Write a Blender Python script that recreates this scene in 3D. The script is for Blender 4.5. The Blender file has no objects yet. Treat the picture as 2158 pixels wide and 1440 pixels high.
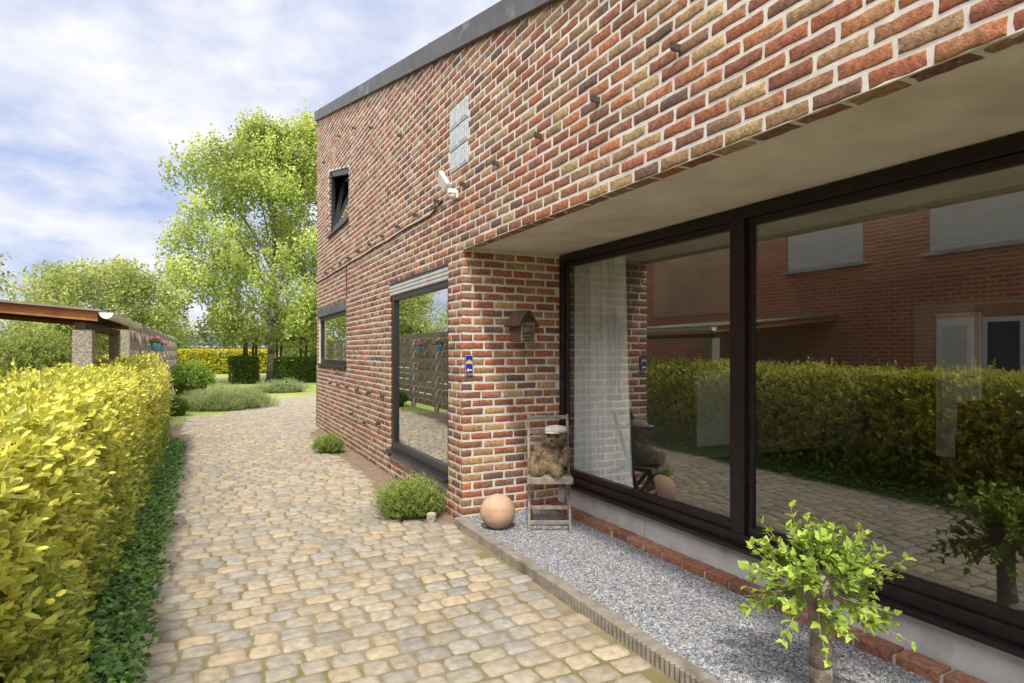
import bpy, math, random
import numpy as np
from mathutils import Vector, Matrix
rng=np.random.default_rng(7); random.seed(7)
SC=bpy.context.scene; COL=SC.collection
def R(a,b,n=None): return rng.uniform(a,b,n)

# ---------------------------------------------------------------- materials
def newmat(name):
    m=bpy.data.materials.new(name); m.use_nodes=True
    nt=m.node_tree; nt.nodes.clear()
    return m,nt,nt.nodes,nt.links
def mixrgb(N,L,fac,a,b,mode='MIX'):
    n=N.new('ShaderNodeMix'); n.data_type='RGBA'; n.blend_type=mode
    for s,v in ((n.inputs[0],fac),(n.inputs[6],a),(n.inputs[7],b)):
        if hasattr(v,'links'): L.new(v,s)
        elif isinstance(v,(int,float)): s.default_value=v
        else: s.default_value=(v[0],v[1],v[2],1)
    return n.outputs[2]
def noise(N,L,scale,detail=3,rough=.55,vec=None):
    n=N.new('ShaderNodeTexNoise'); n.inputs['Scale'].default_value=scale
    n.inputs['Detail'].default_value=detail; n.inputs['Roughness'].default_value=rough
    if vec is None:
        g=N.new('ShaderNodeNewGeometry'); vec=g.outputs['Position']
    L.new(vec,n.inputs['Vector']); return n.outputs['Fac']
def ramp(N,L,fac,a,b,ca=(0,0,0),cb=(1,1,1)):
    r=N.new('ShaderNodeValToRGB'); e=r.color_ramp.elements
    e[0].position=a; e[1].position=b; e[0].color=(*ca,1); e[1].color=(*cb,1)
    L.new(fac,r.inputs[0]); return r.outputs[0]
def surf(name,c1,c2,scale=6,rough=.85,bump=.3,bscale=60,attr=False,metal=0,spec=.3,dist=.01,third=None,tscale=1.5,tpos=(.55,.7)):
    m,nt,N,L=newmat(name)
    o=N.new('ShaderNodeOutputMaterial'); p=N.new('ShaderNodeBsdfPrincipled')
    L.new(p.outputs[0],o.inputs[0])
    c=mixrgb(N,L,ramp(N,L,noise(N,L,scale,4),.35,.65),c1,c2)
    if third is not None:
        c=mixrgb(N,L,ramp(N,L,noise(N,L,tscale,5),*tpos),c,third)
    if attr:
        a=N.new('ShaderNodeAttribute'); a.attribute_name='Col'
        c=mixrgb(N,L,1.0,a.outputs['Color'],c,'MULTIPLY')
    L.new(c,p.inputs['Base Color'])
    p.inputs['Roughness'].default_value=rough; p.inputs['Metallic'].default_value=metal
    p.inputs['Specular IOR Level'].default_value=spec
    if bump>0:
        b=N.new('ShaderNodeBump'); b.inputs['Strength'].default_value=bump; b.inputs['Distance'].default_value=dist
        L.new(noise(N,L,bscale,3,.7),b.inputs['Height']); L.new(b.outputs[0],p.inputs['Normal'])
    return m
def leafmat(name,trans=.3,rough=.45,spec=.35,cheap=False):
    m,nt,N,L=newmat(name)
    o=N.new('ShaderNodeOutputMaterial'); t=N.new('ShaderNodeBsdfTranslucent')
    p=N.new('ShaderNodeBsdfDiffuse' if cheap else 'ShaderNodeBsdfPrincipled')
    x=N.new('ShaderNodeMixShader'); x.inputs[0].default_value=trans
    a=N.new('ShaderNodeAttribute'); a.attribute_name='Col'
    L.new(a.outputs['Color'],p.inputs[0]); L.new(a.outputs['Color'],t.inputs['Color'])
    if not cheap: p.inputs['Roughness'].default_value=rough; p.inputs['Specular IOR Level'].default_value=spec
    L.new(p.outputs[0],x.inputs[1]); L.new(t.outputs[0],x.inputs[2]); L.new(x.outputs[0],o.inputs[0])
    return m
def glassmat(name,base=.3,tint=(.86,.9,.88)):
    m,nt,N,L=newmat(name)
    o=N.new('ShaderNodeOutputMaterial'); t=N.new('ShaderNodeBsdfTransparent'); g=N.new('ShaderNodeBsdfGlossy')
    t.inputs[0].default_value=(*tint,1); g.inputs['Roughness'].default_value=0.0; g.inputs[0].default_value=(.92,.95,.95,1)
    lw=N.new('ShaderNodeLayerWeight'); lw.inputs[0].default_value=.5
    pw=N.new('ShaderNodeMath'); pw.operation='POWER'; pw.inputs[1].default_value=3; L.new(lw.outputs['Facing'],pw.inputs[0])
    ma=N.new('ShaderNodeMath'); ma.operation='MULTIPLY_ADD'; ma.inputs[1].default_value=.6; ma.inputs[2].default_value=base
    L.new(pw.outputs[0],ma.inputs[0])
    x=N.new('ShaderNodeMixShader'); L.new(ma.outputs[0],x.inputs[0]); L.new(t.outputs[0],x.inputs[1]); L.new(g.outputs[0],x.inputs[2])
    L.new(x.outputs[0],o.inputs[0]); return m
def brickmat(name,c1,c2,mort,bl=.21,bh=.07):
    m,nt,N,L=newmat(name)
    o=N.new('ShaderNodeOutputMaterial'); p=N.new('ShaderNodeBsdfPrincipled'); L.new(p.outputs[0],o.inputs[0])
    g=N.new('ShaderNodeNewGeometry'); s=N.new('ShaderNodeSeparateXYZ'); L.new(g.outputs['Position'],s.inputs[0])
    a=N.new('ShaderNodeMath'); L.new(s.outputs[0],a.inputs[0]); L.new(s.outputs[1],a.inputs[1])
    c=N.new('ShaderNodeCombineXYZ'); L.new(a.outputs[0],c.inputs[0]); L.new(s.outputs[2],c.inputs[1])
    b=N.new('ShaderNodeTexBrick'); L.new(c.outputs[0],b.inputs['Vector'])
    b.inputs['Scale'].default_value=1; b.inputs['Brick Width'].default_value=bl; b.inputs['Row Height'].default_value=bh
    b.inputs['Mortar Size'].default_value=.009; b.inputs['Color1'].default_value=(*c1,1); b.inputs['Color2'].default_value=(*c2,1); b.inputs['Mortar'].default_value=(*mort,1)
    f=ramp(N,L,noise(N,L,.6,3),.35,.65,(.8,.8,.8),(1.15,1.1,1.05))
    L.new(mixrgb(N,L,1.0,b.outputs[0],f,'MULTIPLY'),p.inputs['Base Color']); p.inputs['Roughness'].default_value=.9
    return m

M={}
M['brick']=surf('brick_clay',(.62,.62,.62),(1.2,1.18,1.13),40,.92,.85,90,attr=True,dist=.007)
M['mortar']=surf('mortar',(.54,.515,.47),(.66,.64,.59),12,.95,.4,150,dist=.003)
M['soffit']=surf('cast_concrete_soffit',(.63,.565,.46),(.72,.665,.56),3.2,.92,.35,30,third=(.53,.475,.385),tscale=1.8,tpos=(.45,.7))
M['frame']=surf('dark_stained_frame',(.010,.006,.007),(.020,.011,.013),20,.35,.05,200,spec=.4)
M['blackframe']=surf('black_frame',(.01,.01,.012),(.016,.016,.018),20,.35,.05,200,spec=.5)
M['glass']=glassmat('window_glass',.20,(.88,.91,.90))
M['glass_tall']=glassmat('window_glass_bright',.55)
M['glass_dark']=glassmat('window_glass_dim',.22)
M['concrete']=surf('plinth_concrete',(.42,.43,.44),(.52,.53,.54),5,.9,.3,90,dist=.004,third=(.34,.34,.33),tscale=3)
M['slat']=surf('shutter_slat',(.42,.42,.40),(.50,.50,.48),5,.6,0)
M['edging']=surf('edging_concrete',(.17,.15,.12),(.27,.24,.20),14,.95,.5,90,dist=.006,third=(.11,.10,.07),tscale=5)
M['coping']=surf('coping_metal',(.085,.085,.09),(.12,.12,.125),4,.6,.05,50,third=(.20,.21,.22),tscale=6.0,tpos=(.58,.7))
M['sett']=surf('stone_sett',(.79,.785,.77),(1.13,1.12,1.09),20,.92,.6,60,attr=True,dist=.007)
M['joint']=surf('sandy_joint',(.27,.22,.14),(.20,.16,.10),9,.95,.6,120,third=(.165,.15,.055),tscale=1.8,tpos=(.49,.62))
M['soil']=surf('bare_soil',(.28,.21,.15),(.20,.145,.10),10,.97,.9,50,dist=.03)
M['lawn']=surf('lawn_grass',(.21,.27,.065),(.30,.33,.10),1.3,.95,.6,30,dist=.03,third=(.36,.34,.17),tscale=.25)
M['gravel_base']=surf('gravel_bed',(.20,.20,.21),(.30,.30,.31),70,.95,.8,120,dist=.006)
M['gravel']=surf('gravel_chip',(.9,.9,.9),(1.05,1.05,1.06),40,.85,0,60,attr=True)
M['leaf']=leafmat('leaf',.35)
M['farleaf']=leafmat('distant_leaf',.4,cheap=True)
M['gloss_leaf']=leafmat('glossy_leaf',.32,.36,.45)
M['bark']=surf('bark',(.20,.15,.11),(.36,.31,.26),12,.95,.9,40,dist=.02)
M['birchbark']=surf('birch_bark',(.34,.30,.25),(.15,.125,.10),5,.95,.6,20,dist=.03)
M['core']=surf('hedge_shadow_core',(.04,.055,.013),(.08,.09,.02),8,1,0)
M['wood']=surf('weathered_wood',(.17,.14,.115),(.29,.255,.215),18,.9,.4,70,dist=.004)
M['fencewood']=surf('fence_wood',(.24,.195,.135),(.34,.285,.21),7,.9,.4,60)
M['fascia']=surf('fascia_wood',(.34,.14,.055),(.46,.21,.09),6,.6,.2,60)
M['roofsheet']=surf('roof_sheet',(.24,.21,.185),(.33,.295,.26),4,.9,.2,30)
M['pebble']=surf('pebbled_concrete',(.20,.18,.15),(.50,.46,.39),45,.95,.8,60,dist=.01)
M['white']=surf('white_plastic',(.72,.72,.70),(.80,.80,.78),6,.4,0)
M['terracotta']=surf('terracotta',(.44,.28,.19),(.52,.35,.245),7,.75,.1,60,third=(.36,.235,.16),tscale=9)
M['straw']=surf('straw',(.16,.115,.07),(.30,.225,.14),50,.95,.5,120)
M['cloth']=surf('cap_cloth',(.46,.46,.46),(.66,.65,.63),30,.9,.3,200)
M['birdwood']=surf('birdhouse_wood',(.085,.052,.036),(.15,.095,.065),22,.85,.5,90)
M['blue']=surf('tile_blue',(.014,.025,.26),(.02,.035,.34),5,.25,0)
M['yellow']=surf('tile_yellow',(.85,.60,.06),(.90,.66,.08),5,.3,0)
M['curtain']=surf('curtain_cloth',(.74,.77,.79),(.82,.85,.87),6,.9,0)
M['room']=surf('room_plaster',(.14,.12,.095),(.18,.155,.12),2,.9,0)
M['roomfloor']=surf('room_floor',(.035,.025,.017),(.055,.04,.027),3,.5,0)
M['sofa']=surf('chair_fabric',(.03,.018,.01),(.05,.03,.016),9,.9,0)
M['cushion']=surf('cushion_fabric',(.12,.13,.03),(.15,.16,.04),9,.9,0)
M['nbrick']=brickmat('neighbour_brick',(.66,.18,.08),(.50,.12,.055),(.60,.48,.37))
M['nbrick_pale']=brickmat('neighbour_pale_brick',(.66,.37,.21),(.58,.31,.17),(.64,.56,.45))
M['farbrick']=brickmat('bungalow_brick',(.50,.24,.14),(.44,.19,.11),(.4,.3,.2))
M['glassblock']=surf('glass_block',(.36,.40,.41),(.52,.56,.57),25,.15,.3,60,spec=.8)
M['solar']=surf('solar_panel',(.015,.03,.08),(.03,.05,.12),3,.2,0,spec=.8)
M['rooftile']=surf('roof_tile',(.16,.15,.15),(.24,.22,.21),3,.8,0)
M['nail']=surf('rusty_iron',(.05,.04,.036),(.085,.06,.05),40,.7,0)
M['pot']=surf('pot_glaze',(.18,.40,.50),(.22,.46,.56),6,.4,0)
M['darkwood']=surf('dark_wood',(.08,.06,.04),(.13,.10,.075),10,.9,.2,50)

# ---------------------------------------------------------------- builders
def link(o,parent=None):
    COL.objects.link(o)
    if parent is not None:
        o.parent=parent
        if parent.type=='EMPTY': o.matrix_parent_inverse=Matrix.Translation(parent.location).inverted()
    return o
def tag(o,label,cat,group=None):
    o['label']=label; o['category']=cat
    if group: o['group']=group
    return o
def empty(name,loc,label,cat,group=None):
    e=bpy.data.objects.new(name,None); e.location=loc; e.empty_display_size=.2
    COL.objects.link(e); return tag(e,label,cat,group)
def npmesh(name,V,F,mat,col=None,smooth=False,parent=None):
    V=np.asarray(V,dtype=np.float32); F=np.asarray(F,dtype=np.int32); k=F.shape[1]
    me=bpy.data.meshes.new(name)
    me.vertices.add(len(V)); me.vertices.foreach_set('co',V.ravel())
    me.loops.add(F.size); me.loops.foreach_set('vertex_index',F.ravel())
    me.polygons.add(len(F)); me.polygons.foreach_set('loop_start',np.arange(0,F.size,k,dtype=np.int32))
    me.update(calc_edges=True)
    me.polygons.foreach_set('use_smooth',np.full(len(F),smooth))
    if col is not None:
        ca=me.color_attributes.new('Col','FLOAT_COLOR','POINT')
        c=np.ones((len(V),4),dtype=np.float32); c[:,:3]=col; ca.data.foreach_set('color',c.ravel())
    me.materials.append(M[mat]); me.validate()
    o=bpy.data.objects.new(name,me); return link(o,parent)
class MB:
    def __init__(s): s.v=[]; s.f=[]
    def add(s,v,f):
        n=len(s.v); s.v+= [tuple(p) for p in v]; s.f+=[tuple(i+n for i in q) for q in f]
    def box(s,x0,x1,y0,y1,z0,z1):
        s.add([(x0,y0,z0),(x1,y0,z0),(x1,y1,z0),(x0,y1,z0),(x0,y0,z1),(x1,y0,z1),(x1,y1,z1),(x0,y1,z1)],
              [(0,3,2,1),(4,5,6,7),(0,1,5,4),(1,2,6,5),(2,3,7,6),(3,0,4,7)]); return s
    def yz(s,poly,x0,x1):
        n=len(poly); v=[(x0,a,b) for a,b in poly]+[(x1,a,b) for a,b in poly]
        s.add(v,[tuple(range(n)),tuple(range(2*n-1,n-1,-1))]+[(i,i+n,(i+1)%n+n,(i+1)%n) for i in range(n)]); return s
    def xz(s,poly,y0,y1):
        n=len(poly); v=[(a,y0,b) for a,b in poly]+[(a,y1,b) for a,b in poly]
        s.add(v,[tuple(range(n)),tuple(range(2*n-1,n-1,-1))]+[(i,i+n,(i+1)%n+n,(i+1)%n) for i in range(n)]); return s
    def beam(s,p,q,w,h,up=(0,0,1)):
        p=Vector(p);q=Vector(q);d=(q-p).normalized();u=Vector(up)
        a=d.cross(u)
        if a.length<.01: a=d.cross(Vector((1,0,0)))
        a.normalize(); b=a.cross(d).normalized()
        v=[e+a*(i*w/2)+b*(j*h/2) for e in (p,q) for i,j in ((-1,-1),(1,-1),(1,1),(-1,1))]
        s.add(v,[(0,1,2,3),(7,6,5,4),(0,4,5,1),(1,5,6,2),(2,6,7,3),(3,7,4,0)]); return s
    def cyl(s,p,q,r1,r2,n=10,cap=True):
        p=Vector(p);q=Vector(q);d=(q-p).normalized(); a=d.cross(Vector((0,0,1)))
        if a.length<.01: a=Vector((1,0,0))
        a.normalize(); b=a.cross(d)
        v=[];
        for e,r in ((p,r1),(q,r2)):
            for i in range(n):
                t=2*math.pi*i/n; v.append(e+a*(r*math.cos(t))+b*(r*math.sin(t)))
        f=[(i,(i+1)%n,(i+1)%n+n,i+n) for i in range(n)]
        if cap: f+=[tuple(range(n-1,-1,-1)),tuple(range(n,2*n))]
        s.add(v,f); return s
    def tube(s,pts,rs,n=8):
        for i in range(len(pts)-1): s.cyl(pts[i],pts[i+1],rs[i],rs[i+1],n)
        return s
    def lathe(s,prof,c,n=24,sx=1,sy=1):
        v=[];m=len(prof)
        for r,z in prof:
            for i in range(n):
                t=2*math.pi*i/n; v.append((c[0]+r*sx*math.cos(t),c[1]+r*sy*math.sin(t),c[2]+z))
        f=[(j*n+i,j*n+(i+1)%n,(j+1)*n+(i+1)%n,(j+1)*n+i) for j in range(m-1) for i in range(n)]
        f+=[tuple(range(n-1,-1,-1)),tuple(range((m-1)*n,m*n))]
        s.add(v,f); return s
    def ball(s,c,r,n=16,m=10):
        if not hasattr(r,'__len__'): r=(r,r,r)
        prof=[(math.sin(math.pi*(j+.02)/(m+.04)),-math.cos(math.pi*(j+.02)/(m+.04))*r[2]) for j in range(m+1)]
        return s.lathe(prof,c,n,r[0],r[1])
    def obj(s,name,mat,parent=None,smooth=False,bevel=0,col=None):
        me=bpy.data.meshes.new(name); me.from_pydata([tuple(map(float,p)) for p in s.v],[],s.f); me.update()
        if smooth:
            for p in me.polygons: p.use_smooth=True
        if col is not None:
            ca=me.color_attributes.new('Col','FLOAT_COLOR','POINT')
            ca.data.foreach_set('color',np.tile(np.array([*col,1],dtype=np.float32),len(s.v)))
        me.materials.append(M[mat]); o=bpy.data.objects.new(name,me); link(o,parent)
        if bevel:
            b=o.modifiers.new('Bevel','BEVEL'); b.width=bevel; b.segments=2; b.limit_method='ANGLE'
        return o

# leaves ----------------------------------------------------------
LT_FULL=(np.array([(0,0,0),(.3,.21,.05),(.3,-.21,.05),(.72,.20,.03),(.72,-.20,.03),(1,0,-.06),(.3,0,0),(.7,0,-.01)]),
  np.array([(0,2,6),(0,6,1),(6,2,4),(6,4,7),(1,6,7),(1,7,3),(7,4,5),(7,5,3)]))
LT_MED=(np.array([(0,0,0),(.45,.26,.06),(.45,-.26,.06),(1,0,-.05),(.45,0,0)]),np.array([(0,2,4),(0,4,1),(4,2,3),(4,3,1)]))
LT_WIDE=(np.array([(0,0,0),(.12,.24,.05),(.45,.38,.05),(.62,.20,.03),(.8,.17,.0),(1.05,0,-.1),(.8,-.17,0),(.62,-.20,.03),(.45,-.38,.05),(.12,-.24,.05),(.45,0,-.02),(.8,0,-.04)]),
  np.array([(0,10,1),(1,10,2),(2,10,3),(3,10,11),(3,11,4),(4,11,5),(5,11,6),(6,11,7),(7,11,10),(7,10,8),(8,10,9),(9,10,0)]))
LT_IVY=(np.array([(0,0,0),(-.05,.35,.03),(.4,.28,.05),(.45,.5,.0),(.6,.2,.02),(1,0,-.05),(.6,-.2,.02),(.45,-.5,0),(.4,-.28,.05),(-.05,-.35,.03),(.4,0,0)]),
  np.array([(0,10,1),(1,10,2),(2,10,3),(3,10,4),(4,10,5),(5,10,6),(6,10,7),(7,10,8),(8,10,9),(9,10,0)]))
LT_BLADE=(np.array([(0,.05,0),(0,-.05,0),(.6,.05,.02),(.6,-.05,.02),(1,0,.0)]),np.array([(0,1,3),(0,3,2),(2,3,4)]))
LT_SIMPLE=(np.array([(0,0,0),(.5,.33,.06),(.5,-.33,.06),(1,0,0)]),np.array([(0,2,3),(0,3,1)]))
def norm(a): return a/np.maximum(np.linalg.norm(a,axis=1,keepdims=True),1e-6)
def leaves(name,P,D,Nn,S,Cc,T,mat='leaf',parent=None):
    P=np.asarray(P,float); D=norm(np.asarray(D,float)); side=norm(np.cross(Nn,D)); n=np.cross(D,side)
    t,f=T; k=len(t); S=np.asarray(S,float).reshape(-1,1,1)
    V=P[:,None,:]+S*(t[None,:,0:1]*D[:,None,:]+t[None,:,1:2]*side[:,None,:]+t[None,:,2:3]*n[:,None,:])
    F=(f[None]+ (np.arange(len(P))*k)[:,None,None]).reshape(-1,3)
    return npmesh(name,V.reshape(-1,3),F,mat,np.repeat(Cc,k,axis=0),True,parent)
def sprigs(P,D,Lg,k,size,c_old,c_new,spread=.85,jit=.25):
    n=len(P); D=norm(D); a=norm(np.cross(D,rng.normal(size=(n,3)))); b=np.cross(D,a)
    PP=[];DD=[];NN=[];SS=[];CC=[]
    for j in range(k):
        t=(j+1)/k; ang=j*2.4+R(-.3,.3,n)
        rad=a*np.cos(ang)[:,None]+b*np.sin(ang)[:,None]
        al=.25+.75*t
        d=D*(al)+rad*spread*(1.15-.6*t)+rng.normal(size=(n,3))*jit*.6
        nn=D*1.0-rad*.5+rng.normal(size=(n,3))*jit
        PP.append(P+D*(Lg*t)[:,None]); DD.append(d); NN.append(nn); SS.append(size*(1.05-.35*t)*R(.7,1.25,n))
        w=np.clip(t*.8+R(-.3,.3,n),0,1)[:,None]
        CC.append((c_old*(1-w)+c_new*w)*R(.72,1.2,n)[:,None])
    return np.vstack(PP),np.vstack(DD),np.vstack(NN),np.concatenate(SS),np.vstack(CC)
def tint(c,n): return np.tile(np.array(c,float),(n,1))
def wob(a,b,s=1.0,ph=0.):
    return (np.sin(a*2.1*s+ph)+np.sin(b*2.7*s+1.3+ph)+np.sin((a+b)*4.3*s+2.1)+.6*np.sin((a-b)*7.9*s+.7+ph))/3.6

# ---------------------------------------------------------------- world, sun, camera
W=bpy.data.worlds.new('World'); SC.world=W; W.use_nodes=True; nt=W.node_tree; N=nt.nodes; L=nt.links; N.clear()
sund=Vector((-.30,-.60,1.0)).normalized()
sky=N.new('ShaderNodeTexSky'); sky.sky_type='NISHITA'; sky.sun_disc=False
sky.sun_elevation=math.asin(sund.z); sky.sun_rotation=math.atan2(sund.x,sund.y)%(2*math.pi); sky.air_density=1.1; sky.ozone_density=1.6; sky.dust_density=.6
tc=N.new('ShaderNodeTexCoord'); sp=N.new('ShaderNodeSeparateXYZ'); L.new(tc.outputs['Generated'],sp.inputs[0])
za=N.new('ShaderNodeMath'); za.operation='MAXIMUM'; za.inputs[1].default_value=0; L.new(sp.outputs[2],za.inputs[0])
zb=N.new('ShaderNodeMath'); zb.operation='ADD'; zb.inputs[1].default_value=.32; L.new(za.outputs[0],zb.inputs[0])
dv=N.new('ShaderNodeVectorMath'); dv.operation='DIVIDE'; cb=N.new('ShaderNodeCombineXYZ')
for i in range(3): L.new(zb.outputs[0],cb.inputs[i])
L.new(tc.outputs['Generated'],dv.inputs[0]); L.new(cb.outputs[0],dv.inputs[1])
mp=N.new('ShaderNodeMapping'); mp.inputs['Location'].default_value=(3.1,1.4,0); L.new(dv.outputs[0],mp.inputs[0])
n1=noise(N,L,2.3,9,.58,mp.outputs[0])
cl=ramp(N,L,n1,.34,.58)
n2=noise(N,L,4.2,7,.55,mp.outputs[0])
ccol=mixrgb(N,L,ramp(N,L,n2,.33,.62),(8.0,8.4,9.7),(10.2,10.2,10.4))
skb=mixrgb(N,L,.8,sky.outputs[0],(4.8,6.0,9.9))
mx=mixrgb(N,L,cl,skb,ccol)
gd=Vector((-.62,-.50,.80)).normalized()  # added sky glow behind the camera, aimed off the sun to fill facade
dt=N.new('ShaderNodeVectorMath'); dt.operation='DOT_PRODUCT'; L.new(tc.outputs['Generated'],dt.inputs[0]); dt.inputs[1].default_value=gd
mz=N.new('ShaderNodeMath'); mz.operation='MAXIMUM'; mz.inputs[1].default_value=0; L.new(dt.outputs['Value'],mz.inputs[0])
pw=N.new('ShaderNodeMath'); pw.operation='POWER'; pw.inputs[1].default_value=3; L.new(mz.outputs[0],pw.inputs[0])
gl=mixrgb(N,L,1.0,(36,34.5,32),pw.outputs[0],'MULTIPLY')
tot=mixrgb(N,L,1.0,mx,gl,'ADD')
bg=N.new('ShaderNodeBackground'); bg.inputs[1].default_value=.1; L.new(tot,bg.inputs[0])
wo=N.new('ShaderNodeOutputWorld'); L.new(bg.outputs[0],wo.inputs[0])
sl=bpy.data.lights.new('sun','SUN'); sl.energy=3.8; sl.angle=math.radians(4); sl.color=(1,.93,.82)
so=bpy.data.objects.new('sun',sl); COL.objects.link(so); so.rotation_euler=sund.to_track_quat('Z','Y').to_euler(); so.location=(0,-5,20)
SC.view_settings.view_transform='Standard'; SC.view_settings.look='None'; SC.view_settings.exposure=0
cam=bpy.data.cameras.new('camera'); co=bpy.data.objects.new('camera',cam); COL.objects.link(co)
cam.sensor_width=36; cam.lens=36*1290/2158; cam.shift_y=20/2158; cam.clip_end=3000; cam.clip_start=.05
co.location=(0,0,1.6); co.rotation_euler=(math.radians(90),0,-math.radians(26.7)); SC.camera=co

# ---------------------------------------------------------------- ground
def sheet(name,poly,z,mat):
    m=MB(); m.add([(x,y,z) for x,y in poly],[tuple(range(len(poly)))]); o=m.obj(name,mat); o['kind']='structure'; return o
sheet('lawn',[(-600,-600),(600,-600),(600,900),(-600,900)],-.012,'lawn')
sheet('soil',[(-4,-4),(2.3,-4),(2.3,15.2),(-4,15.2)],-.004,'soil')
pathpoly=[(-.42,-3),(2.05,-3),(2.05,5.3),(1.85,5.6),(1.85,12.3),(2.4,13.6),(7,14),(7,23.2),(3.9,23.2),(2.3,21.5),(1.5,19.2),(.3,17.0),(-.42,16.4)]
sheet('cobbled_path_bed',pathpoly,.004,'joint')
def inpoly(x,y,poly):
    c=False;n=len(poly);j=n-1
    for i in range(n):
        xi,yi=poly[i];xj,yj=poly[j]
        if (yi>y)!=(yj>y) and x<(xj-xi)*(y-yi)/(yj-yi)+xi: c=not c
        j=i
    return c
g=np.array([-1,-.90,-.5,.0,.5,.90,1]); GU,GV=np.meshgrid(g,g); GU=GU.ravel();GV=GV.ravel()
gf=[(j*7+i,j*7+i+1,(j+1)*7+i+1,(j+1)*7+i) for j in range(6) for i in range(6)]; gf=np.array(gf)
pal=[(.335,.285,.215),(.31,.27,.21),(.355,.29,.205),(.295,.275,.235),(.34,.30,.235),(.37,.31,.225),(.275,.25,.205),(.325,.285,.23),(.29,.27,.24)]
VV=[];CC=[];y=.3
while y<23.2:
    h=random.uniform(.132,.150); x=-.45+random.uniform(0,.15); xm=7.1 if y>13 else 2.1
    while x<xm:
        w=random.uniform(.135,.205)
        cx=x+w/2; cy=y+h/2+random.uniform(-.004,.004)+.008*math.sin(cx*2.2+y)
        if inpoly(cx-w*.35,cy,pathpoly) and inpoly(cx+w*.35,cy,pathpoly):
            a=w/2-random.uniform(.0045,.009); b=h/2-random.uniform(.0045,.009); e=random.uniform(4.5,10)
            r=(np.abs(GU)**e+np.abs(GV)**e)**(1/e); mm=np.maximum(np.abs(GU),np.abs(GV)); sc=np.where(r>1e-6,mm/np.maximum(r,1e-6),1)
            ph=random.uniform(0,9); an=np.arctan2(GV,GU); wb=1+.03*np.sin(2*an+ph)+.028*np.sin(3*an+ph*2)+.025*np.sin(5*an+ph*3)
            X=GU*sc*a*wb; Y=GV*sc*b*wb
            hz=random.uniform(.011,.017)
            Z=np.where(mm>.99,-.002,hz*(1-.16*(mm**4.0)))+.0016*np.sin(GU*4+ph)*np.cos(GV*5+ph)+.0008*np.sin(GU*9+GV*7+ph)+random.uniform(-.05,.05)*X*.5+random.uniform(-.05,.05)*Y*.5
            th=random.uniform(-.05,.05)
            VV.append(np.stack([cx+X*math.cos(th)-Y*math.sin(th),cy+X*math.sin(th)+Y*math.cos(th),Z+.002],1))
            c=np.array(random.choice(pal))*random.uniform(.86,1.11); CC.append(np.tile(c,(49,1)))
        x+=w
    y+=h
n=len(VV); F=(gf[None]+(np.arange(n)*49)[:,None,None]).reshape(-1,4)
o=npmesh('cobbled_path',np.vstack(VV),F,'sett',np.vstack(CC),True); o['kind']='structure'
# gravel bed
sheet('gravel_bed_base',[(2.1,-2.5),(3.2,-2.5),(3.2,5.27),(2.1,5.27)],.045,'gravel_base')
n=60000
yy=1.3+ (R(0,1,n)**1.15)*4.0; xx=R(2.1,3.12,n)
cubev=np.array([(-1,-1,-1),(1,-1,-1),(1,1,-1),(-1,1,-1),(-1,-1,1),(1,-1,1),(1,1,1),(-1,1,1)],float)
cubef=np.array([(0,3,2,1),(4,5,6,7),(0,1,5,4),(1,2,6,5),(2,3,7,6),(3,0,4,7)])
V=cubev[None]*R(.35,1.0,(n,8,1))*np.stack([R(.004,.010,n),R(.004,.010,n),R(.003,.006,n)],1)[:,None,:]
a=R(0,6.28,n);ca,sa=np.cos(a)[:,None],np.sin(a)[:,None]
V2=V.copy();V2[:,:,0]=V[:,:,0]*ca-V[:,:,1]*sa;V2[:,:,1]=V[:,:,0]*sa+V[:,:,1]*ca
V2+=np.stack([xx,yy,.048+R(0,.009,n)],1)[:,None,:]
gc=np.array([(.29,.30,.32),(.24,.25,.275),(.36,.36,.37),(.19,.20,.225),(.46,.455,.45)])[rng.integers(0,5,n)]*R(.85,1.1,(n,1))
o=npmesh('gravel',V2.reshape(-1,3),(cubef[None]+(np.arange(n)*8)[:,None,None]).reshape(-1,4),'gravel',np.repeat(gc,8,0)); o['kind']='stuff'
tag(o,'loose grey gravel filling the bed beneath the large window','gravel')
# ribbed edging
m=MB(); pitch=.036
ys=np.arange(-2.5,5.22,pitch/6); xo=2.045-.013*np.abs(np.sin(np.pi*ys/pitch)); xi=2.125-.003*np.abs(np.sin(np.pi*ys/pitch))
top=.085+.004*np.sin(ys*2.3)
V=[];
for a_,(p,q,t) in enumerate(zip(xo,xi,top)): V+= [(p,ys[a_],-.02),(p,ys[a_],t-.006),(p+.008,ys[a_],t),(q-.004,ys[a_],t),(q,ys[a_],t-.01),(q,ys[a_],-.02)]
F=[(i*6+j,i*6+j+1,(i+1)*6+j+1,(i+1)*6+j) for i in range(len(ys)-1) for j in range(5)]
e=len(ys)-1; m.add(V,F+[tuple(e*6+j for j in range(6))])
o=m.obj('garden_edging','edging'); tag(o,'low ribbed concrete edging strip between cobbles and gravel','edging')

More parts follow.
